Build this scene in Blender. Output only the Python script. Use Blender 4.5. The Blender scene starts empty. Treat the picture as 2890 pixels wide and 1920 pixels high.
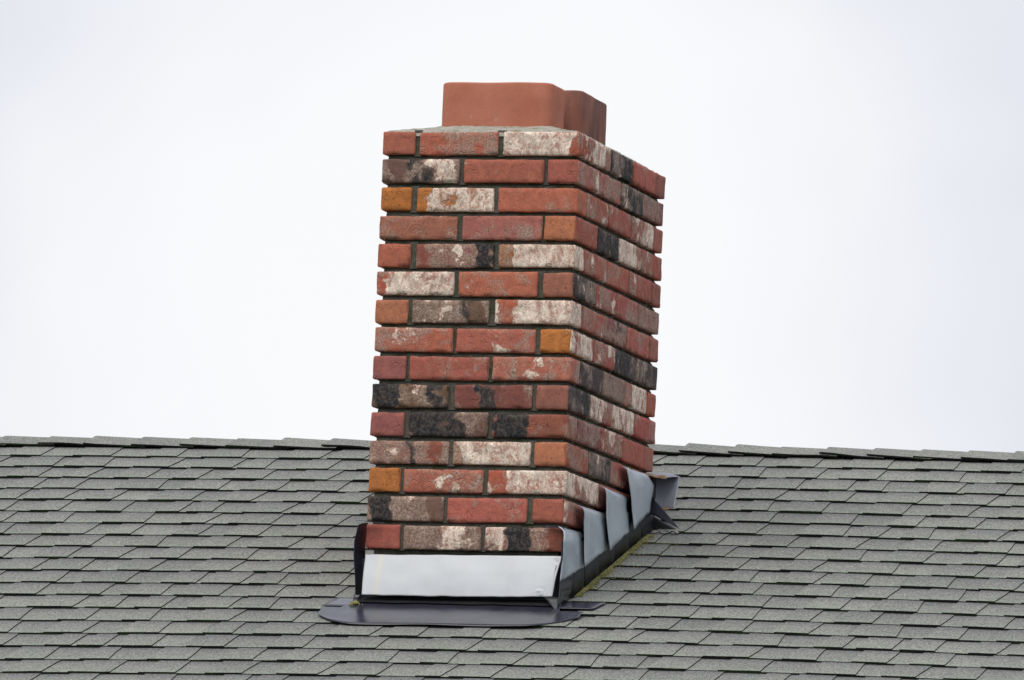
import bpy, bmesh, math, random
from mathutils import Vector, Matrix, noise
random.seed(7)
sc = bpy.context.scene
C = sc.collection
H = 4.52                      # world height of the chimney's top course
R = math.radians

# ------------------------------------------------------------ camera
def add_camera():
    yaw, el, roll, dist, F, ox, oy = 0.28147618, 0.11153479, 0.04145793, 21.5232, 24.10910, 0.17225, 0.525065
    f = Vector((-math.sin(yaw)*math.cos(el), math.cos(yaw)*math.cos(el), math.sin(el)))
    r0 = Vector((math.cos(yaw), math.sin(yaw), 0)); u0 = r0.cross(f)
    r = r0*math.cos(roll) + u0*math.sin(roll); u = -r0*math.sin(roll) + u0*math.cos(roll)
    pos = -f*dist - r*ox - u*oy + Vector((0, 0, H))
    cd = bpy.data.cameras.new('camera'); cam = bpy.data.objects.new('camera', cd); C.objects.link(cam)
    m = Matrix(((r.x, u.x, -f.x, pos.x), (r.y, u.y, -f.y, pos.y), (r.z, u.z, -f.z, pos.z), (0, 0, 0, 1)))
    cam.matrix_world = m
    cd.sensor_width = 36; cd.lens = F*1000/2890*36
    cd.clip_start = 0.5; cd.clip_end = 3000
    sc.camera = cam
    return f, r, u
F_, R_, U_ = add_camera()

# ------------------------------------------------------------ light
SUN_EL, SUN_AZ = R(58), R(196)        # azimuth clockwise from +Y
sc.view_settings.view_transform = 'Standard'; sc.view_settings.look = 'None'
sc.view_settings.exposure = 0; sc.view_settings.gamma = 1
sun = bpy.data.lights.new('sun', 'SUN'); sun.energy = 2.0; sun.angle = R(55); sun.color = (1, .94, .86)
so = bpy.data.objects.new('sun', sun); C.objects.link(so)
sd = Vector((math.sin(SUN_AZ)*math.cos(SUN_EL), math.cos(SUN_AZ)*math.cos(SUN_EL), math.sin(SUN_EL)))
so.rotation_euler = sd.to_track_quat('Z', 'Y').to_euler(); so.location = (0, 0, 30)

class NT:
    def __init__(s, tree): s.t = tree; s.n = tree.nodes; s.l = tree.links
    def add(s, typ, **kw):
        nd = s.n.new(typ)
        for k, v in kw.items():
            if k.startswith('i_'):
                key = k[2:]; key = int(key) if key.isdigit() else key.replace('_', ' ')
                s.set(nd.inputs[key], v)
            else: setattr(nd, k, v)
        return nd
    def set(s, inp, v):
        if isinstance(v, bpy.types.NodeSocket): s.l.new(v, inp)
        elif v is not None:
            if isinstance(v, tuple) and len(v) == 3 and inp.type == 'RGBA': v = v + (1,)
            inp.default_value = v
    def math(s, op, a, b=None, c=None, clamp=False):
        nd = s.n.new('ShaderNodeMath'); nd.operation = op; nd.use_clamp = clamp
        s.set(nd.inputs[0], a)
        if b is not None: s.set(nd.inputs[1], b)
        if c is not None: s.set(nd.inputs[2], c)
        return nd.outputs[0]
    def vmath(s, op, a, b=None, out=0):
        nd = s.n.new('ShaderNodeVectorMath'); nd.operation = op
        s.set(nd.inputs[0], a)
        if b is not None: s.set(nd.inputs[1], b)
        return nd.outputs[out]
    def mix(s, fac, a, b, mode='MIX'):
        nd = s.n.new('ShaderNodeMix'); nd.data_type = 'RGBA'; nd.blend_type = mode
        s.set(nd.inputs[0], fac); s.set(nd.inputs[6], a); s.set(nd.inputs[7], b)
        return nd.outputs[2]
    def mapr(s, v, a, b, c=0., d=1., smooth=False):
        nd = s.n.new('ShaderNodeMapRange'); nd.clamp = True
        if smooth: nd.interpolation_type = 'SMOOTHSTEP'
        for i, x in enumerate((v, a, b, c, d)): s.set(nd.inputs[i], x)
        return nd.outputs[0]
    def noise(s, vec, scale, detail=3., rough=.5, dist=0.):
        nd = s.n.new('ShaderNodeTexNoise')
        s.set(nd.inputs['Vector'], vec); s.set(nd.inputs['Scale'], scale); s.set(nd.inputs['Detail'], detail)
        s.set(nd.inputs['Roughness'], rough); s.set(nd.inputs['Distortion'], dist)
        return nd.outputs['Fac']
    def attr(s, name, out='Fac'):
        nd = s.n.new('ShaderNodeAttribute'); nd.attribute_name = name; return nd.outputs[out]

def make_world():
    w = bpy.data.worlds.new('World'); sc.world = w; w.use_nodes = True
    t = NT(w.node_tree); t.n.clear()
    out = t.add('ShaderNodeOutputWorld')
    sky = t.add('ShaderNodeTexSky', sky_type='NISHITA', sun_disc=False)
    sky.sun_elevation = SUN_EL; sky.sun_rotation = SUN_AZ
    bg1 = t.add('ShaderNodeBackground', i_Color=sky.outputs[0], i_Strength=.1)
    co = t.add('ShaderNodeTexCoord').outputs['Generated']
    dr = t.vmath('NORMALIZE', co)
    bright = (F_ - R_*0.006 + U_*0.004).normalized()          # the thin, luminous patch of the overcast
    dv = t.vmath('SUBTRACT', dr, tuple(bright))
    dist = t.vmath('LENGTH', dv, out=1)
    n1 = t.noise(dr, 9, 3, .5); n2 = t.noise(dr, 30, 2, .5)
    d2 = t.math('ADD', dist, t.math('MULTIPLY', t.math('SUBTRACT', n2, .5), .035))
    k = t.mapr(d2, .026, .092, 1., 0., True)
    cloud = t.mix(t.mapr(n1, .3, .7), (.70, .725, .81), (.82, .835, .905))
    col = t.mix(k, cloud, (.985, .985, 1.0))
    bg2 = t.add('ShaderNodeBackground', i_Color=col, i_Strength=1.0)
    mx = t.add('ShaderNodeMixShader', i_0=.95); t.l.new(bg1.outputs[0], mx.inputs[1]); t.l.new(bg2.outputs[0], mx.inputs[2])
    t.l.new(mx.outputs[0], out.inputs[0])
make_world()

# ------------------------------------------------------------ materials
def mat(name):
    m = bpy.data.materials.new(name); m.use_nodes = True
    t = NT(m.node_tree); b = t.n['Principled BSDF']; return m, t, b
def bump(t, b, h, strength, dist):
    nd = t.add('ShaderNodeBump', i_Height=h, i_Strength=strength, i_Distance=dist); t.l.new(nd.outputs[0], b.inputs['Normal']); return nd

def brick_material():
    m, t, b = mat('weathered_brick')
    pos = t.add('ShaderNodeTexCoord').outputs['Object']
    seed = t.attr('seed', 'Vector'); p = t.vmath('ADD', pos, seed)
    base = t.attr('bcol', 'Color')
    sep = t.add('ShaderNodeSeparateXYZ'); t.l.new(t.attr('wear', 'Vector'), sep.inputs[0])
    W_, K_, G_ = sep.outputs
    rough_n = t.noise(t.vmath('ADD', p, (4, 4, 1)), 110, 5, .75, .3)
    def mask(amount, scale, soft, det, dist, off, rg_=.16):
        q = t.vmath('ADD', p, off)
        n = t.math('ADD', t.math('MULTIPLY', t.noise(q, scale, det, .55, dist), .62), t.math('MULTIPLY', t.noise(q, scale*.38, 1, .5, .3), .62))
        n = t.math('SUBTRACT', n, .12)
        v = t.math('ADD', n, t.math('MULTIPLY', t.math('SUBTRACT', amount, .5), .62))
        v = t.math('ADD', v, t.math('MULTIPLY', t.math('SUBTRACT', rough_n, .5), rg_))
        gate = t.mapr(amount, .0, .04)
        return t.math('MULTIPLY', t.mapr(v, .5-soft, .5+soft, 0, 1, True), gate)
    fine = t.noise(p, 230, 4, .65, 0.); med = t.noise(p, 55, 4, .6, .6)
    # base with slow tone drift and darker burnt specks
    c = t.mix(t.mapr(med, .3, .72), t.mix(1., base, (.78, .76, .80), 'MULTIPLY'), t.mix(1., base, (1.14, 1.1, 1.05), 'MULTIPLY'))
    # grey / tan smears of old mortar wash
    streak = t.noise(t.vmath('MULTIPLY', p, (1., 1., .6)), 40, 7, .72, 1.0)
    gm = t.math('MULTIPLY', mask(G_, 26, .085, 5, .9, (3, 1, 7)), t.mapr(streak, .36, .6, .30, .95))
    gcol = t.mix(t.mapr(fine, .35, .65), (.21, .135, .105), (.48, .37, .30))
    c = t.mix(gm, c, gcol)
    # whitewash
    wm = mask(W_, 21, .028, 6, .8, (9, 4, 2), .24)
    wtex = t.mapr(t.math('ADD', t.math('MULTIPLY', streak, .7), t.math('MULTIPLY', fine, .3)), .36, .62)
    wcol = t.mix(wtex, (.50, .29, .23), (.96, .84, .70))
    wcol = t.mix(t.mapr(t.noise(t.vmath('ADD', p, (5, 5, 5)), 34, 3, .5, .5), .50, .60, 0, .55), wcol, (.52, .46, .38))
    wm = t.math('MULTIPLY', wm, t.mapr(t.math('ADD', t.math('MULTIPLY', streak, .6), t.math('MULTIPLY', rough_n, .4)), .36, .50, .45, 1.))
    rim = t.math('MULTIPLY', wm, t.math('SUBTRACT', 1., wm))
    c = t.mix(wm, c, wcol); c = t.mix(t.math('MULTIPLY', rim, 1.6, clamp=True), c, (.30, .12, .08))
    # black burnt skin
    km = mask(K_, 20, .045, 5, .6, (1, 8, 5), .30)
    kcol = t.mix(t.mapr(rough_n, .45, .70), (.020, .021, .026), (.13, .105, .085))
    c = t.mix(km, c, kcol)
    dirt = t.noise(t.vmath('ADD', p, (8, 2, 9)), 33, 6, .8, .4)
    c = t.mix(t.mapr(dirt, .52, .68, 0, .38), c, (.15, .095, .065))
    # dark pits
    pit = t.noise(t.vmath('ADD', p, (2, 2, 2)), 120, 2, .5, 0)
    c = t.mix(t.mapr(pit, .69, .74, 0, .75), c, (.04, .03, .028))
    c = t.mix(1., c, t.mapr(fine, .25, .75, .80, 1.2), 'MULTIPLY')
    t.set(b.inputs['Base Color'], c); b.inputs['Roughness'].default_value = .86
    b.inputs['Specular IOR Level'].default_value = .25
    # creases and folds pressed in when the brick was moulded
    r1 = t.noise(t.vmath('ADD', p, (6, 0, 3)), 24, 2, .5, .8)
    crease = t.mapr(t.math('ABSOLUTE', t.math('SUBTRACT', r1, .5)), 0, .022, 0, 1, True)
    sel = t.mapr(t.noise(t.vmath('ADD', p, (0, 7, 0)), 17, 1, .5, 0), .50, .58)
    cr = t.mix(sel, (1, 1, 1), crease)
    h = t.math('ADD', t.math('MULTIPLY', cr, .55), t.math('ADD', t.math('MULTIPLY', med, .55), t.math('MULTIPLY', fine, .35)))
    h = t.math('ADD', h, t.math('MULTIPLY', wm, .25))
    bump(t, b, h, .8, .0028)
    return m

def rough_material(name, c1, c2, scale, bstr=.6, bd=.002, rough=.95, moss=None):
    m, t, b = mat(name)
    pos = t.add('ShaderNodeTexCoord').outputs['Object']
    a = t.noise(pos, scale, 5, .7); s = t.noise(pos, scale*.14, 3, .55)
    c = t.mix(t.mapr(t.math('ADD', t.math('MULTIPLY', a, .7), t.math('MULTIPLY', s, .3)), .36, .64), c1, c2)
    if moss:
        c = t.mix(t.mapr(t.noise(pos, 14, 4, .65), .53, .63, 0, .75), c, moss)
    t.set(b.inputs['Base Color'], c); b.inputs['Roughness'].default_value = rough; b.inputs['Specular IOR Level'].default_value = .2
    bump(t, b, a, bstr, bd); return m

def clay_material():
    m, t, b = mat('fired_clay')
    pos = t.add('ShaderNodeTexCoord').outputs['Object']
    soot = t.attr('soot'); 
    a = t.noise(pos, 11, 4, .6); f = t.noise(pos, 300, 3, .6); v = t.noise(t.vmath('MULTIPLY', pos, (1, 1, .25)), 22, 4, .6, .4)
    c = t.mix(t.mapr(a, .35, .65), (.42, .145, .088), (.50, .19, .125))
    c = t.mix(t.mapr(f, .3, .7, 0, .35), c, (.33, .11, .07))
    c = t.mix(t.mapr(t.noise(pos, 30, 3, .6), .64, .72, 0, .45), c, (.55, .40, .34))
    # firing/soot discolouration on the second tile
    c = t.mix(t.math('MULTIPLY', soot, t.mapr(v, .40, .60, .62, 1.)), c, (.085, .050, .046))
    t.set(b.inputs['Base Color'], c); b.inputs['Roughness'].default_value = .8; b.inputs['Specular IOR Level'].default_value = .3
    bump(t, b, t.math('ADD', t.math('MULTIPLY', f, .4), a), .35, .002); return m

def metal_material(name, c, metallic, rough, stain=None):
    m, t, b = mat(name)
    pos = t.add('ShaderNodeTexCoord').outputs['Object']
    n = t.noise(pos, 9, 4, .6, .3); f = t.noise(pos, 90, 3, .6)
    col = t.mix(t.mapr(n, .3, .7), tuple(x*.88 for x in c), tuple(min(1, x*1.08) for x in c))
    col = t.mix(t.mapr(f, .66, .74, 0, .35), col, tuple(x*.5 for x in c))
    if stain:
        sx = t.add('ShaderNodeSeparateXYZ'); t.l.new(pos, sx.inputs[0])
        for (x0, wd, rgb, am) in stain:
            band = t.mapr(t.math('ABSOLUTE', t.math('SUBTRACT', t.math('ADD', sx.outputs[0], t.math('MULTIPLY', n, .02)), x0)), 0, wd, am, 0, True)
            col = t.mix(band, col, rgb)
    t.set(b.inputs['Base Color'], col); b.inputs['Metallic'].default_value = metallic
    t.set(b.inputs['Roughness'], t.mapr(n, .3, .7, rough-.05, rough+.08))
    bump(t, b, n, .25, .004); return m

def shingle_material():
    m, t, b = mat('asphalt_shingle')
    pos = t.add('ShaderNodeTexCoord').outputs['Object']
    rnd = t.attr('rnd'); v = t.attr('vv')
    g1 = t.noise(pos, 300, 2, .8); g2 = t.noise(pos, 150, 2, .6); blot = t.noise(pos, 7, 4, .6); sp = t.noise(pos, 26, 4, .6)
    c = t.mix(t.math('ADD', t.math('MULTIPLY', rnd, .55), t.mapr(sp, .3, .7, 0, .45)), (.152, .162, .148), (.262, .269, .238))
    c = t.mix(t.mapr(blot, .35, .65, 0, .3), c, (.175, .170, .180))
    # lighter and greener towards the butt, darker and greyer towards the lap above
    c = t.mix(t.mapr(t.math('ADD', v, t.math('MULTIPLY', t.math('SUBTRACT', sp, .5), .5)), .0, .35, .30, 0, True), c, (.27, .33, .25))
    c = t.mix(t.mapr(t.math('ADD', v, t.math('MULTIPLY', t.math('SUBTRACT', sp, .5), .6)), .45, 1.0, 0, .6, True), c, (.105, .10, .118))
    gr = t.math('ADD', t.math('MULTIPLY', g1, .65), t.math('MULTIPLY', g2, .35))
    c = t.mix(1., c, t.mapr(gr, .34, .66, .30, 1.78), 'MULTIPLY')
    c = t.mix(t.mapr(g1, .67, .74, 0, .5), c, (.55, .54, .50))
    t.set(b.inputs['Base Color'], c); b.inputs['Roughness'].default_value = .92; b.inputs['Specular IOR Level'].default_value = .2
    bump(t, b, g1, .5, .0015); return m
def edge_material():
    m, t, b = mat('shingle_edge')
    pos = t.add('ShaderNodeTexCoord').outputs['Object']
    n = t.noise(pos, 9, 4, .7)
    c = t.mix(t.mapr(n, .48, .60), (.018, .018, .019), (.028, .042, .020))
    t.set(b.inputs['Base Color'], c); b.inputs['Roughness'].default_value = 1; b.inputs['Specular IOR Level'].default_value = .05
    return m

M = dict(
    brick=brick_material(),
    mortar=rough_material('mortar', (.045, .045, .036), (.15, .142, .115), 260, .8, .002, moss=(.04, .05, .02)),
    crown=rough_material('cement_crown', (.24, .23, .19), (.52, .50, .44), 240, .9, .003, moss=(.20, .20, .12)),
    clay=clay_material(),
    zinc=metal_material('pale_zinc', (.56, .585, .61), .08, .5, stain=[(-.463, .012, (.74, .64, .42), .30)]),
    steel=metal_material('blue_grey_steel', (.47, .53, .58), .25, .45),
    dark=metal_material('dark_steel', (.030, .030, .046), .0, .19),
    black=metal_material('black_steel', (.02, .023, .028), .2, .4),
    flap=metal_material('curled_steel', (.30, .31, .36), .2, .5),
    shingle=shingle_material(), edge=edge_material(),
    sealant=rough_material('old_sealant', (.22, .21, .21), (.55, .53, .52), 90, .8, .004),
    tar=rough_material('old_tar', (.008, .008, .009), (.02, .02, .022), 60, .4, .002),  # near-black colour for the painted shade between apron and pan
    moss=rough_material('moss', (.11, .125, .035), (.40, .36, .16), 120, .9, .004),
    rust=rough_material('rust', (.33, .19, .08), (.62, .50, .34), 60, .4, .002),
    wood=rough_material('painted_board', (.5, .5, .48), (.6, .6, .57), 20, .2, .002),
    siding=rough_material('wall_render', (.45, .44, .4), (.55, .53, .5), 8, .2, .002),
    grass=rough_material('grass', (.03, .055, .02), (.06, .09, .03), 3, .2, .02),
)

# ------------------------------------------------------------ helpers
def link(name, me, mats, parent=None, label=None):
    o = bpy.data.objects.new(name, me); C.objects.link(o)
    for m in mats: me.materials.append(m)
    if parent:
        o.parent = parent
    if label: o['label'] = label
    return o
def empty(name, loc, label, cat):
    o = bpy.data.objects.new(name, None); C.objects.link(o); o.location = loc; o.empty_display_size = .2
    o['label'] = label; o['category'] = cat; return o
def smooth(me, on=True):
    me.polygons.foreach_set('use_smooth', [on]*len(me.polygons)); me.update()
def fn(x, y, z, s=1.): return noise.noise(Vector((x*s, y*s, z*s)))

TH = R(18.1713); Z0 = -1.19856
CT, ST = math.cos(TH), math.sin(TH)
def bow(x, s):
    k = min(1.3, max(0, (1.9-s)/2.7)); x0 = -1.25 + 1.2*k; c = .0025 + .0062*k
    return -c*(x-x0)**2 + c*x0*x0
def roofp(x, s, h=0.):
    s = min(s, 1.885)
    return Vector((x, s*CT - h*ST, Z0 - .005 + s*ST + h*CT + bow(x, s)))
RIDGE = 1.905

# ============================================================ SETTING
def ground():
    me = bpy.data.meshes.new('ground'); s = 400
    me.from_pydata([(-s, -s, 0), (s, -s, 0), (s, s, 0), (-s, s, 0)], [], [(0, 1, 2, 3)])
    o = link('ground', me, [M['grass']]); o['kind'] = 'structure'; o['label'] = 'mown lawn below the house'
ground()

# ============================================================ HOUSE
house = empty('house', (0, 0, 0), 'house with a low roof of weathered grey-green asphalt shingles around the brick chimney', 'house')
def child(o): o.location = (0, 0, H); return o

class Acc:
    def __init__(s): s.v = []; s.f = []; s.m = []; s.a = []; s.b = []
    def grid(s, P, nx, ny, mi, rnd, vv):
        o = len(s.v)
        for j in range(ny+1):
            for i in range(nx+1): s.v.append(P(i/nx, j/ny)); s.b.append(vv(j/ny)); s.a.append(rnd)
        for j in range(ny):
            for i in range(nx):
                q = o+j*(nx+1)+i; s.f.append((q, q+1, q+nx+2, q+nx+1)); s.m.append(mi)
    def build(s, name, mats, parent, sm=False, label=None):
        me = bpy.data.meshes.new(name); me.from_pydata([tuple(p) for p in s.v], [], s.f)
        me.polygons.foreach_set('material_index', s.m)
        a = me.attributes.new('rnd', 'FLOAT', 'POINT'); a.data.foreach_set('value', s.a)
        a = me.attributes.new('vv', 'FLOAT', 'POINT'); a.data.foreach_set('value', s.b)
        smooth(me, sm); return child(link(name, me, mats, parent, label))

EX = .135; S0 = 1.662
XL, XR = -4.6, 4.4
def shingle_field():
    A = Acc(); rg = random.Random(21)
    for i in range(-1, 33):
        s0 = S0 - i*EX
        ds = lambda x, k=i: .0028*fn(x*1.9, k*3.1, 0) + .0016*fn(x*9, k*3.1, 4)
        lift = lambda x, k=i: .0022*max(0, fn(x*2.6, k*5.3, 9)) + .0008*fn(x*11, k*2.1, 2)
        # base layer, in tabs so that every strip has its own tone
        x = XL + rg.uniform(-.2, 0)
        edges = [x]; kinds = []
        teeth = []
        while x < XR:
            tw = rg.uniform(.065, .125); gw = rg.uniform(.055, .115)
            if rg.random() < .13: gw = rg.uniform(.015, .035)
            teeth.append((x, x+tw)); x += tw+gw; edges.append(x)
        sb0 = XL-.3
        for (ta, tb), xe in zip(teeth, edges[1:]):
            # under layer visible between teeth
            r = rg.random()
            def P(u, w, a=ta-.012, b=xe+.002):
                X = a+(b-a)*u; s = s0 + ds(X)*(1-w) + w*(EX+.012)
                return roofp(X, s, (.0052+lift(X))*(1-w) + 0.0*w)
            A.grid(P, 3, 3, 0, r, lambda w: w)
            def Fp(u, w, a=ta-.012, b=xe+.002):
                X = a+(b-a)*u; s = s0 + ds(X) + (1-w)*.0015
                return roofp(X, s, (.0052+lift(X))*w - .0015*(1-w))
            A.grid(Fp, 3, 1, 1, r, lambda w: 0.)
            # tooth of the upper laminate
            r2 = min(1, max(0, r*.5 + rg.random()*.5)); sl = rg.uniform(-.014, .004); sr = rg.uniform(-.012, .008)
            hb = .0027
            if ta + sl < -5: continue
            def X_(u, w, a=ta, b=tb): 
                cw = .002*math.sin(w*3+a*50)
                return (a+sl*0)*(1-u) + (b + sr*w*1.1 + cw)*u - (sl*w*(1-u))
            def T(u, w):
                X = X_(u, w); s = s0 - .0012 + ds(X)*(1-w) + w*(EX+.012)
                return roofp(X, s, (.0052+lift(X))*(1-w) + hb)
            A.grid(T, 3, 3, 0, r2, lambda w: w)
            def TF(u, w):
                X = X_(u, 0); s = s0 - .0012 + ds(X) + (1-w)*.0018
                return roofp(X, s, (.0052+lift(X)+hb)*w)
            A.grid(TF, 3, 1, 1, r2, lambda w: 0.)
            for side in (0, 1):
                def TS(u, w, side=side):
                    ww = u if side == 1 else 1-u
                    p = T(side, ww); X = X_(side, ww)
                    q = roofp(X + (.0008 if side else -.0008), s0 - .0012 + ds(X)*(1-ww) + ww*(EX+.012), (.0052+lift(X))*(1-ww) - .002)
                    return q.lerp(p, w)
                A.grid(TS, 3, 1, 1, r2, lambda w: 0.)
    return A.build('front_slope', [M['shingle'], M['edge']], house)
shingle_field()

def rear_slope():
    A = Acc(); rg = random.Random(5)
    ry = RIDGE*CT; rz = Z0 + RIDGE*ST
    for i in range(0, 36):
        t0 = .10 + i*EX; x = XL
        while x < XR:
            w_ = rg.uniform(.15, .3); b_ = min(XR, x+w_)
            def P(u, w, a=x, b=b_):
                X = a+(b-a)*u; t = max(.03, t0 - w*(EX+.01)); h = .0052*(1-w)
                return Vector((X, ry + t*CT + h*ST, rz - t*ST + h*CT + bow(X, RIDGE)))
            A.grid(lambda u, w: P(1-u, w), 1, 1, 0, rg.random(), lambda w: w)
            A.grid(lambda u, w: P(u, 0) - Vector((0, 0, .006*w)), 1, 1, 1, .5, lambda w: w)
            x = b_
    return A.build('rear_slope', [M['shingle'], M['edge']], house)
rear_slope()

def ridge_caps():
    A = Acc(); rg = random.Random(9)
    xs = []
    x = -2.131
    left = [-2.131 - .137*k for k in range(1, 19)][::-1]
    mid = [-2.131 + .1373*k for k in range(0, 9)]
    right = [-.031 + .1297*k for k in range(-7, 36)]
    xs = left + mid + [q for q in right if q > mid[-1]+.1]
    th0 = TH
    for n_, x0 in enumerate(xs):
        x0 += rg.uniform(-.006, .006)
        L_ = .18; drop = .112 + rg.uniform(-.004, .004); rnd = rg.random()
        lf = rg.uniform(.0045, .0085); sk = rg.uniform(-.004, .006)
        N = 18
        def sect(q, h):      # q in -1..1 across the ridge: front to rear
            d = q*(drop + .02); rr = .035
            # height profile relative to ridge apex
            ad = abs(d)
            zz = -ad*ST if ad > rr else -(ad*ad/(2*rr) + rr/2)*ST
            yy = d*CT
            return yy, zz + h
        def P(u, w):
            q = -1 + 2*w; X = x0 + L_*u
            lift = (lf + .004*fn(x0*7, q*1.5, 1))*(1-u*1.15) + .0025
            if q < -.5: lift += (.0045*(-q-.5)*2 + .005*max(0, fn(X*6, 3, 3)))*(1-.1*u)
            yy, zz = sect(q, lift)
            yy += sk*(1-w)*(u-.3)
            return Vector((X, RIDGE*CT + yy, Z0 + RIDGE*ST + zz + bow(X, RIDGE)))
        A.grid(lambda u, w: P(u, w), 5, N, 0, rnd, lambda w: .45)
        A.grid(lambda u, w: P(u, 0) + Vector((0, .002*(1-w), -.0045*(1-w))), 5, 1, 1, rnd, lambda w: 0)   # front edge
        A.grid(lambda u, w: P(0, w) + Vector((.001*u, 0, -.0045*u)), 1, N, 1, rnd, lambda w: 0)             # butt end
    return A.build('ridge_cap', [M['shingle'], M['edge']], house, label='row of overlapping shingle caps along the roof ridge')
ridge_caps()

def box_mesh(name, lo, hi):
    bm = bmesh.new(); bmesh.ops.create_cube(bm, size=1)
    for v in bm.verts: v.co = Vector([lo[k] + (v.co[k]+.5)*(hi[k]-lo[k]) for k in range(3)])
    me = bpy.data.meshes.new(name); bm.to_mesh(me); bm.free(); return me
def house_body():
    s_e = S0 - 32*EX
    pf = roofp(0, s_e); zf = pf.z - .14
    yb = RIDGE*CT + 4.6*CT
    zl = zf + .02
    link('fascia', box_mesh('fascia', (XL+.02, pf.y+.01, H+zf-.03), (XR-.02, pf.y+.04, H+pf.z-.035)), [M['wood']], house)
    link('wall', box_mesh('wall', (XL+.3, pf.y+.45, 0.0), (XR-.3, yb-.4, H+zf+.05)), [M['siding']], house)
house_body()

# ============================================================ CHIMNEY
chim = empty('chimney', (-.26, .417, H-1.2), 'tall square chimney of red, whitewashed and blackened bricks standing through the shingle roof', 'chimney')
def cchild(o): o.location = Vector((0, 0, H)) - chim.location; return o
W, D, PT, JT = .519, .835, .0716, .0120
HD = .085
REC = .018

# palette (base albedo) and wear: white, black, grey
T = {
 'r': ((.45, .14, .10), (.16, .0, .26)), 'R': ((.46, .15, .10), (.24, .0, .44)),
 'q': ((.37, .14, .105), (.16, .0, .40)), 'p': ((.34, .13, .10), (.0, .0, .06)),
 'P': ((.42, .135, .095), (.0, .0, .10)),
 'o': ((.50, .18, .052), (.0, .0, .04)), 't': ((.47, .19, .095), (.0, .0, .08)),
 'w': ((.44, .11, .065), (.66, .0, .5)), 'W': ((.46, .17, .05), (.68, .0, .5)),
 'v': ((.36, .10, .075), (.54, .0, .6)),
 's': ((.40, .12, .090), (.29, .0, .46)), 'z': ((.26, .09, .08), (.16, .22, .60)),
 'g': ((.28, .095, .07), (.16, .30, .72)), 'G': ((.19, .11, .08), (.18, .20, .70)),
 'd': ((.15, .085, .06), (.22, .36, .50)), 'D': ((.22, .085, .06), (.10, .36, .50)),
 'm': ((.30, .10, .07), (.05, .22, .45)), 'k': ((.075, .065, .065), (.26, .46, .50)),
}
Z1 = [  # front: per course, edges in 0..1 across the face and kinds
 ([150,390,425,1005,1045,1608], 'PRw', 150,1608), ([142,715,750,1335,1362,1592], 'GrP', 142,1592),
 ([135,365,405,972,1005,1588], 'oWr', 135,1588), ([123,697,735,1318,1335,1570], 'qqt', 123,1570),
 ([118,357,398,968,1003,1565], 'PgW', 118,1565), ([105,675,710,1290,1330,1560], 'wRp', 105,1560),
 ([98,338,370,935,985,1558], 'tGw', 98,1558), ([92,672,700,1285,1315,1553], 'RRo', 92,1553),
 ([86,328,355,938,965,1540], 'psR', 86,1540), ([77,640,685,1255,1287,1530], 'dDp', 77,1530),
 ([65,312,345,930,960,1522], 'pdm', 65,1522), ([60,645,675,1245,1272,1515], 'gWt', 60,1515),
 ([420,655,680,1265,1303,1875], 'oRw', 420,1875), ([412,975,1003,1590,1628,1868], 'GrP', 412,1868),
 ([398,648,675,1240,1265,1843], 'PGg', 398,1843)]
SIDE = ['pvkrp', 'sskz', 'pssvp', 'skvs', 'psssp', 'ksss'[:4], 'szzsp'[:1]+'szsp', 'vskk', 'pkGvP', 'kvvs', 'pzvrp', 'skss', 'pvssp', 'sskz', 'psksp']
SIDE[5] = 'kssg'; SIDE[6] = 'pszsp'

# where along a brick (0..1) its whitewash / burnt black / grey dirt gathers: (course, brick) -> (channel, from, to, change)
MARKS = {
 (0,1): [(2,.4,.7,.35),(2,.82,1,.3)], (0,2): [(0,.92,1.1,-.8),(0,.0,.9,.12)],
 (1,0): [(1,.3,.68,.22),(0,.62,.92,.26),(0,.0,.3,-.3),(1,.0,.28,-.4),(2,.14,.3,-.7)],
 (2,1): [(0,-.1,.15,-.8),(2,-.1,.15,-.5),(0,.2,1,.12)], (4,1): [(1,.74,.95,.5),(0,.25,.62,.26),(1,0,.3,-.3),(2,0,.15,-.5)],
 (4,2): [(0,-.1,.18,-.8),(0,.88,.95,-.3),(0,.2,.86,.15)], (5,0): [(0,-.1,.08,-.8),(0,.15,1,.08)],
 (6,1): [(0,.12,.62,.35),(1,.62,.85,.35),(2,.74,.92,-.7),(1,0,.6,-.3)], (6,2): [(0,.05,.22,-.45),(0,.3,1,.2)],
 (7,0): [(0,.25,.6,.22)], (7,1): [(0,.4,.7,.14)], (7,2): [(0,.82,1,.55)],
 (8,1): [(0,.35,.7,.08)], (8,2): [(0,.5,1,.16)],
 (9,0): [(1,.05,.36,.25),(1,.70,1,.25),(0,.25,.65,.15),(1,.38,.66,-.3)], (9,1): [(2,.08,.24,-.6),(2,.42,.5,-.6),(2,.7,.85,-.6),(1,.1,.24,-.3),(1,.26,.4,.2)],
 (10,1): [(1,.05,.65,.3),(0,.0,.5,-.2),(1,.75,1,-.2)], (10,2): [(1,.06,.46,.55),(1,.55,1,-.4),(2,.7,.9,-.4)],
 (11,0): [(1,.42,.64,.42),(0,0,.38,.3),(1,0,.38,-.3),(2,.74,.9,-.6),(1,.72,1,-.4)], (11,1): [(0,-.1,.08,-.8),(0,.1,1,.15)],
 (12,2): [(0,.04,.24,-.42),(0,.3,.7,.25)], (12,1): [(0,.2,.7,.14)],
 (13,0): [(1,0,.34,.5),(1,.42,1,-.4),(0,.45,.7,.16),(2,.8,.94,-.6),(0,0,.35,-.3)],
 (14,1): [(1,0,1,-.25),(0,.45,.75,.2)], (14,2): [(0,0,.24,.4),(1,.28,.58,.5),(1,.7,1,-.4),(2,.80,1,-.9),(0,.75,1,-.4)],
}
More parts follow.
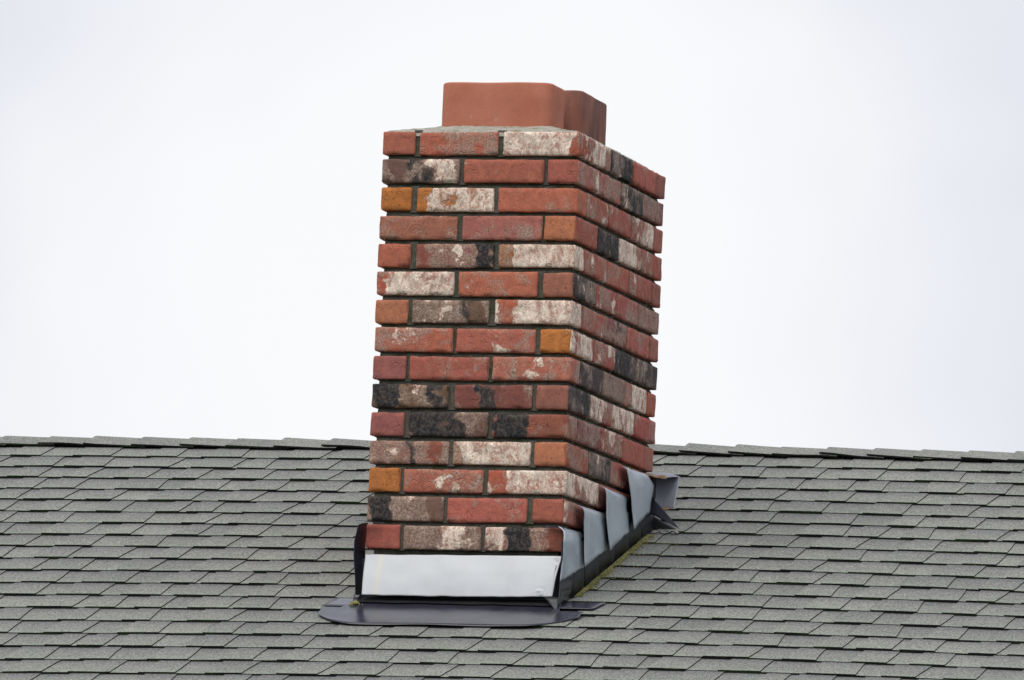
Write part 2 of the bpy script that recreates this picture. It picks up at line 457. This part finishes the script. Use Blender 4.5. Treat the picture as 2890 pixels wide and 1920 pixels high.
def brick_cube(lo, hi, rg, chip=1.):
    """rounded, slightly uneven hand-moulded brick -> verts, faces"""
    dims = [hi[k]-lo[k] for k in range(3)]
    bm = bmesh.new(); bmesh.ops.create_cube(bm, size=1)
    for v in bm.verts: v.co = Vector([v.co[k]*dims[k] for k in range(3)])
    # grid cuts along each axis
    for ax in range(3):
        n = max(2, int(round(dims[ax]/.011)))
        for q in [dims[ax]*q_/n for q_ in range(1, n)] + [.003, dims[ax]-.003]:
            co = [0, 0, 0]; co[ax] = -dims[ax]/2 + q; no = [0, 0, 0]; no[ax] = 1
            bmesh.ops.bisect_plane(bm, geom=bm.verts[:]+bm.edges[:]+bm.faces[:], plane_co=co, plane_no=no)
    off = Vector((rg.uniform(-50, 50), rg.uniform(-50, 50), rg.uniform(-50, 50)))
    rad = .003
    skew = Vector((rg.uniform(-.012, .012), rg.uniform(-.008, .008), rg.uniform(-.006, .006)))
    c = Vector([(lo[k]+hi[k])/2 for k in range(3)])
    out = []
    for v in bm.verts:
        p = v.co.copy(); h = Vector([d/2 for d in dims])
        # round edges: clamp to inner box + radius
        inner = Vector([max(-(h[k]-rad), min(h[k]-rad, p[k])) for k in range(3)])
        dlt = p - inner
        if dlt.length > 1e-7:
            ne = sum(1 for k in range(3) if abs(dlt[k]) > 1e-6)
            if ne > 1: dlt = dlt.normalized()*rad*(.9 + .25*noise.noise((p+off)*70))
            p = inner + dlt
            nrm = dlt.normalized()
            a = noise.noise((p+off)*28)*.0015 + noise.noise((p+off)*75)*.0009
            if ne > 1:
                cc = noise.noise((p+off*1.3)*38)
                if cc > .20: a -= (cc-.20)*.013*chip
            p += nrm*a
        p.x += skew.x*p.z; p.z += skew.y*p.x + skew.z*p.y
        out.append(p + c)
    faces = [tuple(v.index for v in f.verts) for f in bm.faces]
    bm.free()
    return out, faces

def brickwork():
    V = []; Fc = []; col = []; wear = []; seed = []
    mort = []; rg = random.Random(33)
    def put(lo, hi, kind, mark=None):
        lo = (lo[0], lo[1], lo[2] + rg.uniform(-.0018, .0012)); hi = (hi[0], hi[1], hi[2] + rg.uniform(-.0016, .0012))
        v, f = brick_cube(lo, hi, rg)
        base, (w, k, g) = T[kind]; j = rg.uniform(.9, 1.1)
        cc = (base[0]*j, base[1]*j*rg.uniform(.93, 1.07), base[2]*j*rg.uniform(.9, 1.1), 1)
        ww = (max(0, w + (rg.uniform(-.05, .05) if w else 0)), max(0, k + (rg.uniform(-.05, .05) if k else 0)), g + rg.uniform(-.05, .05))
        sd = (rg.uniform(0, 40), rg.uniform(0, 40), rg.uniform(0, 40))
        o = len(V); V.extend(v)
        for q in f: Fc.append(tuple(i+o for i in q)); col.append(cc); seed.append(sd)
        for p in v:
            w3 = list(ww)
            for (ch, a, b, am) in MARKS.get(mark, ()):
                tt = (p.x-lo[0])/(hi[0]-lo[0]) + .9*(p.z-(lo[2]+hi[2])/2)
                if mark[0] % 2 == 0 and mark[1] == 2: tt = (p.x-lo[0])/(hi[0]-lo[0])
                tt += .10*noise.noise(p*32) + .05*noise.noise(p*80)
                w3[ch] += am*max(0, min(1, (tt-a)/.12+.5))*max(0, min(1, (b-tt)/.12+.5))*(1 if p.y < .02 else 0)
            wear.append(tuple(max(0, q) for q in w3))
    for n_ in range(15):
        zt = -n_*PT; zb = -(n_+1)*PT + JT
        if n_ < 15: e, kinds, a, b = Z1[n_]
        else: e, kinds, a, b = Z1[n_-2]
        fx = [-W + (q-a)/(b-a)*W for q in e]
        side = SIDE[min(n_, 14)] if n_ < 15 else SIDE[n_-2]
        jit = lambda: rg.uniform(-.0016, .0016)
        odd = (n_ % 2 == 0)
        JV = .0100
        if odd:
            # left brick is the head of a left-hand stretcher; the right one shows its head on the right face
            ln = (D - 2*HD - 4*JV)/3
            put((fx[0]+jit(), jit(), zb), (fx[1], .19, zt), kinds[0], (n_, 0))
            put((fx[2], jit(), zb), (fx[3], HD, zt), kinds[1], (n_, 1))
            put((fx[4], jit(), zb), (fx[5]+jit(), HD, zt), kinds[2], (n_, 2))
            ys = [HD+JV + i*(ln+JV) for i in range(3)]
            for y, kd in zip(ys, side[1:4]): put((-.085, y, zb), (jit(), y+ln, zt), kd)
            put((-.19, D-HD, zb), (jit(), D+jit(), zt), side[4])
            put((fx[0]+jit(), .20, zb), (fx[0]+.085, .40, zt), rg.choice('rqps')); put((fx[0]+jit(), .41, zb), (fx[0]+.085, .61, zt), rg.choice('rqpv'))
            put((fx[0]+jit(), .62, zb), (fx[0]+.085, D-HD-.012, zt), rg.choice('rqps')); put((fx[0]+jit(), D-HD, zb), (-.33, D, zt), 'r'); put((-.318, D-HD, zb), (-.202, D, zt), 's')
        else:
            ln = (D - 3*JV)/4
            put((fx[0]+jit(), jit(), zb), (fx[1], HD, zt), kinds[0], (n_, 0))
            put((fx[2], jit(), zb), (fx[3], HD, zt), kinds[1], (n_, 1))
            ys = [i*(ln+JV) for i in range(4)]
            if side[0] != kinds[2]:
                # header kind on the front, its own kind along the side
                put((fx[4], jit(), zb), (-.004, ln, zt), kinds[2], (n_, 2)); put((-.055, .0035, zb+.0003), (jit(), ln, zt-.0003), side[0])
            else: put((fx[4], jit(), zb), (jit(), ln, zt), kinds[2])
            for y, kd in zip(ys[1:], side[1:4]): put((-.085, y, zb), (jit(), y+ln, zt), kd)
            for i in range(4): 
                if i: put((fx[0]+jit(), ys[i], zb), (fx[0]+.085, ys[i]+ln, zt), rg.choice('rqsv'))
                else: put((fx[0]+jit(), HD+.012, zb), (fx[0]+.085, ln, zt), 'q')
            put((fx[0]+.098, D-HD, zb), (-.27, D, zt), 'r'); put((-.26, D-HD, zb), (-.09, D, zt), 'q')
        # mortar of the upright joints, struck a little behind the brick face
        for ja, jb in ((fx[1], fx[2]), (fx[3], fx[4])): mort.append(((ja-.004, .0055+rg.uniform(0, .004), zb-.004), (jb+.004, .05, zt+.004)))
        yj = [HD, HD+JV+ln, HD+2*(JV+ln), D-HD-JV] if odd else [ln, 2*ln+JV, 3*ln+2*JV]
        for y in yj: mort.append(((-.05, y-.003, zb-.004), (-.0125, y+JV+.003, zt+.004)))
    me = bpy.data.meshes.new('brickwork'); me.from_pydata([tuple(p) for p in V], [], Fc)
    flat = lambda L: [x for q in L for x in q]
    a = me.attributes.new('bcol', 'FLOAT_COLOR', 'FACE'); a.data.foreach_set('color', flat(col))
    a = me.attributes.new('wear', 'FLOAT_VECTOR', 'POINT'); a.data.foreach_set('vector', flat(wear))
    a = me.attributes.new('seed', 'FLOAT_VECTOR', 'FACE'); a.data.foreach_set('vector', flat(seed))
    smooth(me); bw = cchild(link('brickwork', me, [M['brick']], chim))
    # mortar: core + upright joints in one mesh
    bm = bmesh.new()
    def bx(lo, hi, sub=0):
        r = bmesh.ops.create_cube(bm, size=1)
        for v in r['verts']: v.co = Vector([lo[k] + (v.co[k]+.5)*(hi[k]-lo[k]) for k in range(3)])
    bx((-W+REC, REC, -1.34), (-REC, D-REC, -.006))
    core_f = bm.faces[:]; bmesh.ops.subdivide_edges(bm, edges=bm.edges[:], cuts=60, use_grid_fill=True)
    for v in bm.verts:
        n = noise.noise(v.co*45)*.0022 + noise.noise(v.co*13)*.0018
        if v.co.z < -.02:
            if abs(v.co.y-REC) < 1e-4: v.co.y -= n
            if abs(v.co.x+REC) < 1e-4: v.co.x += n
    for lo, hi in mort: bx(lo, hi)
    # bed joints: struck mortar leaning out towards the brick below
    def wedge(p0, p1, out, z0, z1):
        L = (Vector(p1)-Vector(p0)); N = max(2, int(L.length/.012)); prev = None
        for i in range(N+1):
            c = Vector(p0) + L*i/N
            rb = .0105 + .0035*noise.noise(c*31 + Vector((0, 0, z0*50))); rt = .0175
            a = bm.verts.new(c - out*rb + Vector((0, 0, z0-.001))); b = bm.verts.new(c - out*(rb+.0012) + Vector((0, 0, z0+.35*(z1-z0)))); d = bm.verts.new(c - out*rt + Vector((0, 0, z1+.001)))
            if prev: bm.faces.new((prev[0], a, b, prev[1])); bm.faces.new((prev[1], b, d, prev[2]))
            prev = (a, b, d)
    for n_ in range(14):
        z0 = -(n_+1)*PT; z1 = z0 + JT
        wedge((-W+.014, 0, 0), (-.014, 0, 0), Vector((0, -1, 0)), z0, z1)
        wedge((0, .014, 0), (0, D-.014, 0), Vector((1, 0, 0)), z0, z1)
    bmesh.ops.recalc_face_normals(bm, faces=bm.faces[:])
    me = bpy.data.meshes.new('mortar'); bm.to_mesh(me); bm.free()
    cchild(link('mortar', me, [M['mortar']], chim))
brickwork()

F1 = (-.412, -.118, .135, .280)       # x0 x1 y0 y1 of the front flue tile
F2 = (-.400, -.097, .345, .610)
def crown():
    nx, ny = 78, 110; me = bpy.data.meshes.new('cement_crown'); v = []; f = []
    def dist(x, y, b):
        dx = max(b[0]-x, 0, x-b[1]); dy = max(b[2]-y, 0, y-b[3]); return math.hypot(dx, dy)
    for j in range(ny+1):
        for i in range(nx+1):
            x = -W+.003 + (W-.006)*i/nx; y = .003 + (D-.006)*j/ny
            d = min(dist(x, y, F1), dist(x, y, F2)); e = min(x+W, -x, y, D-y)
            k = e/(e+d+1e-5)
            z = .001 + .032*k + .003*fn(x, y, 0, 14)*min(1, e/.03) + .0026*fn(x, y, 2, 60) - (.006 if e < .004 else 0)
            if e < .0035: z = -.012
            v.append((x, y, z))
    for j in range(ny):
        for i in range(nx): q = j*(nx+1)+i; f.append((q, q+1, q+nx+2, q+nx+1))
    me.from_pydata(v, [], f); smooth(me)
    cchild(link('cement_crown', me, [M['crown']], chim))
crown()

def flue(b, ztop, tilt, sootf, label):
    x0, x1, y0, y1 = b; r = .025; th = .017; n = 10; z0 = -.02
    def ring(x0, x1, y0, y1, r):
        P = []
        for (cx, cy, a0) in ((x1-r, y1-r, 0), (x0+r, y1-r, 90), (x0+r, y0+r, 180), (x1-r, y0+r, 270)):
            for k in range(n+1):
                a = R(a0 + 90*k/n); P.append((cx + r*math.cos(a), cy + r*math.sin(a)))
        # extra points along the straights
        Q = []
        for i in range(len(P)):
            a, c_ = P[i], P[(i+1) % len(P)]; L = math.hypot(a[0]-c_[0], a[1]-c_[1]); m_ = max(1, int(L/.02))
            for q in range(m_): Q.append((a[0]+(c_[0]-a[0])*q/m_, a[1]+(c_[1]-a[1])*q/m_))
        return Q
    O = ring(x0, x1, y0, y1, r)
    cx, cy = (x0+x1)/2, (y0+y1)/2
    def inset(p, d):
        sx = ((x1-x0)/2 - d)/((x1-x0)/2); sy = ((y1-y0)/2 - d)/((y1-y0)/2); return (cx+(p[0]-cx)*sx, cy+(p[1]-cy)*sy)
    zs = [z0, .0, .02, .045, .07, .095, ztop-.006]
    rows = [[(p[0], p[1], z) for p in O] for z in zs]
    rows.append([inset(p, .0018) + (ztop-.0015,) for p in O]); rows.append([inset(p, .005) + (ztop,) for p in O])
    rows.append([inset(p, th-.004) + (ztop,) for p in O]); rows.append([inset(p, th) + (ztop-.004,) for p in O]); rows.append([inset(p, th+.001) + (-.25,) for p in O])
    V = []; F = []; N = len(O)
    for j, rw in enumerate(rows):
        for (x, y, z) in rw:
            w = 1 + .004*fn(x, y, z, 9)
            zz = z + (tilt*(x-cx) + .0018*fn(x, y, 1, 12) if z > .03 else 0)
            V.append((cx+(x-cx)*w + .0007*fn(x, z, y, 50), cy+(y-cy)*w, zz))
    for j in range(len(rows)-1):
        for i in range(N): a = j*N+i; c_ = j*N+(i+1) % N; F.append((a, c_, c_+N, a+N))
    V.append((cx, cy, -.25)); last = (len(rows)-1)*N
    for i in range(N): F.append((last+i, last+(i+1) % N, len(V)-1))
    me = bpy.data.meshes.new('flue_tile'); me.from_pydata(V, [], F)
    a = me.attributes.new('soot', 'FLOAT', 'POINT'); a.data.foreach_set('value', [sootf(Vector(p)) for p in V]); smooth(me)
    cchild(link('flue_tile', me, [M['clay']], chim, label))
flue(F1, .146, -.004, lambda p: .0, 'front flue tile of clean orange-red clay with rounded corners')
def soot2(p):
    return max(0, min(1, .72 + .9*max(0, 1-abs((p.y-.50) + (.10-p.z)*.6)/.07)*.75))
flue(F2, .157, .0, soot2, 'rear flue tile of darker smoke-stained clay')

# ---- sheet metal
def sheet(name, P, nu, nv, m, thick=.0009, label=None, sm=True, extra=None, off=0):
    v = []; f = []
    for j in range(nv+1):
        for i in range(nu+1): v.append(tuple(P(i/nu, j/nv)))
    for j in range(nv):
        for i in range(nu): q = j*(nu+1)+i; f.append((q, q+1, q+nu+2, q+nu+1))
    me = bpy.data.meshes.new(name); me.from_pydata(v, [], f); smooth(me, sm)
    o = cchild(link(name, me, [m] + ([extra] if extra else []), chim, label))
    md = o.modifiers.new('thickness', 'SOLIDIFY'); md.thickness = thick; md.offset = off
    return o
def poly4(TL, TR, BL, BR, u, v):
    a = Vector(TL).lerp(Vector(TR), u); b = Vector(BL).lerp(Vector(BR), u); return a.lerp(b, v)
def wrinkle(x, y, amp, s): return amp*noise.noise(Vector((x*s, y*s, 3.3)))

# pale apron under the lowest course, kicked out at its foot
def apron(u, v):
    p = poly4((-.5135, -.0125, -1.0795), (.001, -.0125, -1.0755), (-.5145+.0, -.047, -1.184), (-.0015, -.044, -1.180), u, v)
    p.x += .006*v*(1-u) - .004*math.sin(v*3.1)*(u > .98) - (.010*v*v if u > .985 else 0)
    p.y += -.003*math.sin(v*math.pi) + wrinkle(u*3, v, .0016, 2.2)
    p.z += -.0022*math.sin(u*math.pi)*v + .0012*noise.noise(Vector((u*9, v*.3, 0)))*(1-v) + .0016*noise.noise(Vector((u*13, 4, 0)))*v*v
    # small torn creases near the right-hand corners
    for (cu, cv, am, rr) in ((.975, .10, .0024, .030), (.915, .93, .0022, .040)):
        d = math.hypot(u-cu, (v-cv)*.21)/rr
        if d < 1: p.y += am*(1-d)*math.sin(d*8 + math.atan2(v-cv, u-cu)*3)
    return p
sheet('front_apron', apron, 150, 34, M['zinc'], label='wide pale grey metal apron under the lowest course of bricks')

# base pan lying on the shingles in front
def pan(u, v):
    xa = -.60 + .0*v; 
    x = -.60 + .705*u
    # clipped rounded ends of the lower edge
    e = min(u, 1-u)*.705
    sb = -.263 + .010*(u) + (.095*max(0, 1-e/.13)**1.8)
    s = .03 + (sb-.03)*v
    h = .0105 + .0022*noise.noise(Vector((u*5, v*2, 1))) + .002*v
    if u < .08 or u > .92: h += .001
    return roofp(x, s, h)
# main pan: only below the chimney's foot
def pan_main(u, v):
    x = -.592 + .677*u; e = min(u, 1-u)*.677
    top = -.098 + .105*max(0, min(1, (x+.545)/.02, (.022-x)/.02))
    bot = -.263 + .012*u + .11*max(0, 1-e/.13)**1.9
    return roofp(x, top + (bot-top)*v, .0135 - .0035*v + .0008*noise.noise(Vector((u*6, v*2, 1))) + .0012*max(0, 1-abs(v-1)*9)*math.sin(u*17))
sheet('pan_upper_sheet', lambda u, v: roofp(-.514 + .514*u, .008 - (.062 + .010*noise.noise(Vector((u*8, 2, 0))))*v, .0185 - .002*v), 40, 4, M['tar'])  # added black sheet, stands in for the shade under the apron
sheet('base_pan', pan_main, 90, 14, M['dark'], label='dark metal pan lying on the shingles at the foot of the chimney')
sheet('pan_upstand', lambda u, v: Vector((-W-.004 + (W+.008)*u, -.0065, -1.09 - .12*v)), 12, 4, M['black'])
# side wings of the pan
sheet('pan_wing', lambda u, v: roofp(-.603 + .035*v*0 + (.088)*u - .0*v + .012*(1-v), .028 + (-.078-.028)*v - .006*u, .0125 - .004*(1-v)), 6, 6, M['dark'], label='left wing of the metal pan beside the apron')
sheet('pan_wing', lambda u, v: roofp(-.002 + (.112)*u - .010*v*u, .034 + (-.060-.034)*v, .0125 - .004*(1-v)), 6, 6, M['dark'], label='right wing of the metal pan beside the apron')

# folded corner of the right side flashing
def corner(u, v):
    # u along the wall from the front point to the back, v from top to bottom
    yt = -.03 + .15*u; yb = -.066 + .19*u
    zt = -1.04 + .02*u; y = yt + (yb-yt)*v
    zb = Z0 + yb*ST/CT + .006
    x = .003 + .0025*math.sin(v*3) + (.006*(1-u)*v)
    return Vector((x, y, zt + (zb-zt)*v))
sheet('step_flashing', corner, 8, 10, M['dark'], label='foremost step flashing, folded at the front corner')
sheet('corner_tab', lambda u, v: Vector((.010 - .040*u*(1-v), -.052 - .022*v, -1.182 - .040*v)), 4, 5, M['black'])
# upright step flashings with open seams
seams = [.066, .176, .314, .448, .580, .700, .835]
for i in range(6):
    a, b_ = seams[i]+.006, seams[i+1]
    def st(u, v, a=a, b_=b_, i=i):
        y = a + (b_-a)*u; zb = Z0 + y*ST/CT + .002; zt = zb + .135
        return Vector((.0065 + .0022*u + .0012*math.sin(u*5+i), y, zt + (zb-zt)*v))
    sheet('step_flashing', st, 5, 4, M['black'] if i else M['black'])
# counter flashing leaves bent out of the joints
CF = [ # left edge (x,y,z)*4 top->bottom, right edge*3
 ([(.006, -.034, -1.003), (.016, -.062, -1.041), (.014, -.052, -1.09), (.013, -.058, -1.143)], [(.007, .156, -1.000), (.0095, .158, -1.045), (.010, .160, -1.086)]),
 ([(.020, .078, -.937), (.025, .092, -.960), (.024, .113, -1.021), (.023, .124, -1.089)], [(.007, .355, -.931), (.009, .363, -.98), (.010, .375, -1.022)]),
 ([(.020, .290, -.867), (.025, .298, -.888), (.024, .310, -.949), (.024, .350, -1.026)], [(.007, .568, -.867), (.009, .573, -.915), (.010, .577, -.958)]),
 ([(.020, .494, -.796), (.025, .505, -.818), (.024, .536, -.873), (.024, .570, -.951)], [(.008, .742, -.790), (.012, .800, -.815), (.010, .779, -.885)]),
]
def interp(L, t):
    x = t*(len(L)-1); i = min(int(x), len(L)-2); return Vector(L[i]).lerp(Vector(L[i+1]), x-i)
for n_, (Le, Re) in enumerate(CF):
    def cf(u, v, Le=Le, Re=Re, n_=n_):
        a = interp(Le, v); b_ = interp(Re, v); p = a.lerp(b_, u)
        p.x = b_.x + (a.x-b_.x)*(1-u)**1.5 + wrinkle(u+n_*7, v, .0024, 3) + wrinkle(u*1.4+n_*3, v, .0010, 8) + (.002*math.sin(v*5+n_)*(1-u))
        if v < .12: p.x += (-.012*(1-v/.12)**1.5)*(.4+.6*(1-u))
        if v > .9: p.z += .003*noise.noise(Vector((u*7, n_*3, 0)))
        return p
    sheet('counter_flashing', cf, 20, 20, M['steel'], thick=.0012,
          label=['foremost blue-grey flashing leaf, at the front corner', 'second blue-grey flashing leaf up the side', 'third blue-grey flashing leaf up the side', 'topmost blue-grey flashing leaf, beside the curled metal'][n_])
# left side flashing seen edge-on at the front corner
def lf(u, v):
    z = -.994 - .225*v
    out = [-.016, -.031, -.032, -.024, -.020, -.024]
    x = v*5; i = min(4, int(x)); o = out[i] + (out[i+1]-out[i])*(x-i)
    y = .045 - .068*u*(1-.15*v)
    return Vector((-W + .3*o*(1-u) + o*u*.62 - .004, y, z - .012*(u**2)*(1-v)*(1-v)))
sheet('side_flashing', lf, 10, 24, M['dark'], label='left side flashing seen almost edge-on')
sheet('side_flashing_lip', lambda u, v: Vector((-W - .016 + .072*u, -.012 - .028*v*(1-u), -.9925 - .006*u - .003*v)), 8, 4, M['black'])
bpy.data.objects['side_flashing_lip'].name = 'flashing_lip'
sheet('flashing_lip', lambda u, v: Vector((-.052 + .062*u, -.002 - .022*v*u, -1.000 + .002*math.sin(u*6) - .004*v)), 8, 4, M['dark'])
sheet('corner_tab', lambda u, v: Vector((-.532 + .018*u*(1-v), -.040, -1.184 - .034*v)), 4, 4, M['dark'])

# curled metal and pointed flap behind the chimney's rear corner
def curl(u, v):
    x = -.020 + .083*u; z = -.782 - .004*u + .010*math.sin(u*3)*(1-v) - (.085*v)*min(1, .6+1.3*u)
    y = D + .035 - .050*v + .012*math.sin(u*math.pi)
    return Vector((x, y, z))
sheet('rear_flashing', curl, 18, 16, M['flap'], thick=.0014, label='curled piece of grey metal with a rusty rim at the rear corner')
sheet('rear_flashing_hood', lambda u, v: Vector((-.022 + .083*u*(1-.25*v), D + .038 - .105*v + .01*u, -.782 - .003*u + .010*math.sin(u*3) - .016*v*v*(1-u*.3) - .004*v)), 14, 6, M['flap'], thick=.0014)
bpy.data.objects['rear_flashing_hood'].name = 'flashing_hood'
sheet('rust_rim', lambda u, v: curl(.42 + .50*u, .985) + Vector((0, -.002, -.007*v*math.sin(.4+u*2.6))), 10, 3, M['rust'])
sheet('rust_rim', lambda u, v: Vector((-.005 + .062*u, D - .085, -.787 - .010*u*v - .001)) + Vector((0, 0, -.006*u + .002*math.sin(u*9))), 12, 3, M['rust'])
sheet('pointed_flap', lambda u, v: Vector((.010, D-.03, -.842)).lerp(Vector((.0, D-.03, -.884)), v).lerp(Vector((.084, D-.025, -.926)), u*(1-.0*v)) + Vector((0, -.006*math.sin(u*3), 0)), 12, 8, M['dark'], thick=.0012, label='dark pointed metal flap below the curled piece')
def rear_dark(u, v):
    return roofp(.006 + .078*u, .90 - .06*v, .010 + .024*(1-v))
sheet('cricket_flashing', lambda u, v: Vector((-.004 + .086*u, D - .005, -.886 - .044*u)).lerp(Vector((-.004 + .086*u, D - .005, -.944 + .004*u)), v), 8, 4, M['black'])  # black sheet added as the shade in the hollow below the flap

def blobs(name, pts, m, parent=None, seedv=1):
    bm = bmesh.new(); rg = random.Random(seedv)
    for (p, r, fl) in pts:
        g = bmesh.ops.create_icosphere(bm, subdivisions=2 if r > .0045 else 1, radius=r)
        ph = Vector((rg.uniform(0, 9), rg.uniform(0, 9), 0))
        for v in g['verts']:
            n = noise.noise(v.co*(1.3/r) + ph)
            v.co *= 1 + .45*n; v.co.z *= fl; v.co += Vector(p)
    me = bpy.data.meshes.new(name); bm.to_mesh(me); bm.free(); smooth(me)
    return link(name, me, [m], parent)
rg = random.Random(4)
pts = []
for k in range(60):
    x = .012 + .068*rg.random(); s = .842 + rg.uniform(-.012, .018)
    pts.append((roofp(x, s, .006), rg.uniform(.002, .006), .35))

cchild(blobs('sealant_patch', pts, M['sealant'], chim, 3))

# moss along the foot of the right side flashing and on nearby butts
rg = random.Random(12); pts = []
for k in range(2600):
    y = rg.uniform(.085, .76); s = y/CT
    wd = .0045 + .0050*abs(math.sin(y*23)) + .006*(1 if (S0-s) % EX > EX-.03 else 0)
    x = .0115 + abs(rg.gauss(0, wd))
    pts.append((roofp(x, s, .0075 + .002*rg.random()), rg.uniform(.0009, .0024), .7))
for (xa, xb, si, dn) in ((.01, .10, 6, 60), (.02, .13, 7, 110), (.02, .11, 8, 90), (.01, .09, 9, 50), (.02, .12, 10, 50), (-1.0, -.62, 9, 25), (-.8, -.6, 10, 22)):
    for k in range(dn):
        x = xa + (xb-xa)*rg.random()**1.6; s = S0 - si*EX + rg.uniform(-.003, .002)
        pts.append((roofp(x, s, .003 + .005*rg.random()), rg.uniform(.0007, .0016), .8))
for (x, s) in ((-.517, -.060),):
    for k in range(22): pts.append((roofp(x + rg.gauss(0, .008), s + rg.gauss(0, .006), .012 + .006*rg.random()), rg.uniform(.002, .005), .9))
ms = blobs('moss', pts, M['moss'], None, 8); ms.location = (0, 0, H); ms['kind'] = 'stuff'
ms['label'] = 'yellow-green moss grown along the chimney flashing and shingle edges'; ms['category'] = 'moss'
